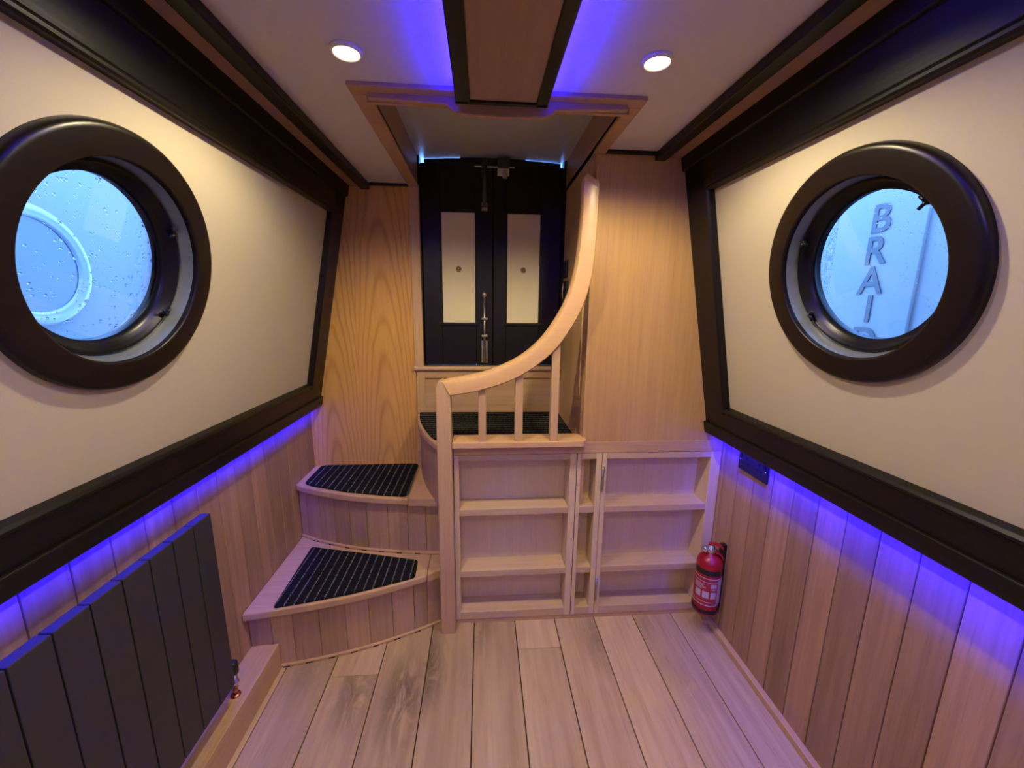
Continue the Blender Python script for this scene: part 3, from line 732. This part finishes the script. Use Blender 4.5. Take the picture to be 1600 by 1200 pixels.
# ---- recessed spotlights
def spot(x, y, label, group=None, watts=SPOT_W):
    s = empty('ceiling_spotlight', (x, y, ZC-.006), label, 'spotlight', group)
    link('bezel', lathe([(.0275, .004), (.0275, -.001), (.030, -.004), (.034, -.003), (.036, .006), (.030, .006)], 40, (x, y, ZC-.005), closed=True), 'bezel', s, smooth=True)
    link('lens', lathe([(0, -.001), (.020, -.0005), (.0278, .001), (.0278, .004), (0, .004)], 40, (x, y, ZC-.005)), 'lens', s, smooth=True)
    ld = bpy.data.lights.new('lamp', 'SPOT'); ld.energy = watts; ld.color = (1, .83, .47); ld.spot_size = math.radians(160); ld.spot_blend = .45; ld.shadow_soft_size = .024
    lo_ = bpy.data.objects.new('lamp', ld); COL.objects.link(lo_); lo_.parent = s; lo_.location = (0, 0, -.004)
spot(-.301, 1.037, 'lit round spotlight in the ceiling left of the centre beam', 'ceiling spotlights')
spot(.402, 1.007, 'lit round spotlight in the ceiling right of the centre beam', 'ceiling spotlights')
for yy in (-.05, -1.1):
    for xx in (-.301, .402): spot(xx, yy, 'added unseen spotlight behind the viewpoint, %s of the beam, %s pair' % ('left' if xx < 0 else 'right', 'front' if yy > -.5 else 'rear'), 'added spotlights behind', SPOT_REAR_W)  # unseen pairs, added because the room needs their light

# ---- boats moored alongside, seen through the portholes
nb = empty('moored_boat', (-1.62, 1.6, .6), 'pale boat side with a round window seen through the left porthole', 'boat')
box('cabin_side', -1.68, -1.6, -1.2, 4.2, 1.18, 2.35, 'boat_paint', nb)
box('hull_side', -1.68, -1.57, -1.2, 4.2, -.45, 1.18, 'hull', nb)
link('porthole_ring', lathe([(.215, 0), (.214, .010), (.205, .018), (.188, .020), (.180, .014), (.176, .016), (.168, .010), (.166, .002)], 64, (-1.6, 1.585, 1.525), (1, 0, 0)), 'boat_ring', nb, smooth=True)
link('porthole_glass', lathe([(0, .004), (.168, .004), (.168, 0), (0, 0)], 64, (-1.6, 1.585, 1.525), (1, 0, 0)), 'boat_glass', nb)
nr = empty('lettered_boat', (1.72, 1.6, .6), 'pale boat side with stacked letters seen through the right porthole', 'boat')
box('cabin_side', 1.712, 1.79, -1.2, 4.2, 1.18, 2.35, 'boat_paint', nr)
box('hull_side', 1.68, 1.79, -1.2, 4.2, -.45, 1.18, 'hull', nr)
box('name_board', 1.700, 1.713, 1.49, 1.885, 1.18, 1.905, 'boat_paint', nr, bevel=.002)
box('wet_margin', 1.706, 1.713, 1.885, 2.25, 1.18, 2.05, 'stipple', nr)
box('wet_margin', 1.706, 1.713, 1.3, 1.885, 1.905, 2.0, 'stipple', nr)
for ch, yc, zc in (('B', 1.674, 1.731), ('R', 1.675, 1.600), ('A', 1.672, 1.473), ('I', 1.660, 1.351), ('D', 1.660, 1.212)):
    cu = bpy.data.curves.new('letter', 'FONT'); cu.body = ch; cu.align_x = 'CENTER'; cu.size = .165; cu.extrude = .002; cu.offset = .002
    tmp = bpy.data.objects.new('tmp_letter', cu); COL.objects.link(tmp); bpy.context.view_layer.update()
    me = bpy.data.meshes.new_from_object(tmp.evaluated_get(bpy.context.evaluated_depsgraph_get())); bpy.data.objects.remove(tmp)
    m4 = Matrix(((0, 0, -1, 1.698), (-1, 0, 0, yc), (0, 1, 0, zc), (0, 0, 0, 1)))
    me.transform(m4); me.transform(Matrix.Translation(-Vector(nr.location)))
    me.materials.clear(); me.materials.append(M['letter'])
    o = bpy.data.objects.new('letter', me); COL.objects.link(o); o.parent = nr

# ---- water of the mooring, either side of the hull
wt = plain('dark_canal_water', (.02, .03, .035, 1), .12, bump=.3, nscale=9)
for xa, xb in ((-6, -1.12), (1.22, 6)):
    tag(box('water', xa, xb, -6, 8, -.45, -.40, wt), 'dark water outside the %s side of the hull' % ('left' if xa < 0 else 'right'), 'water', kind='structure')
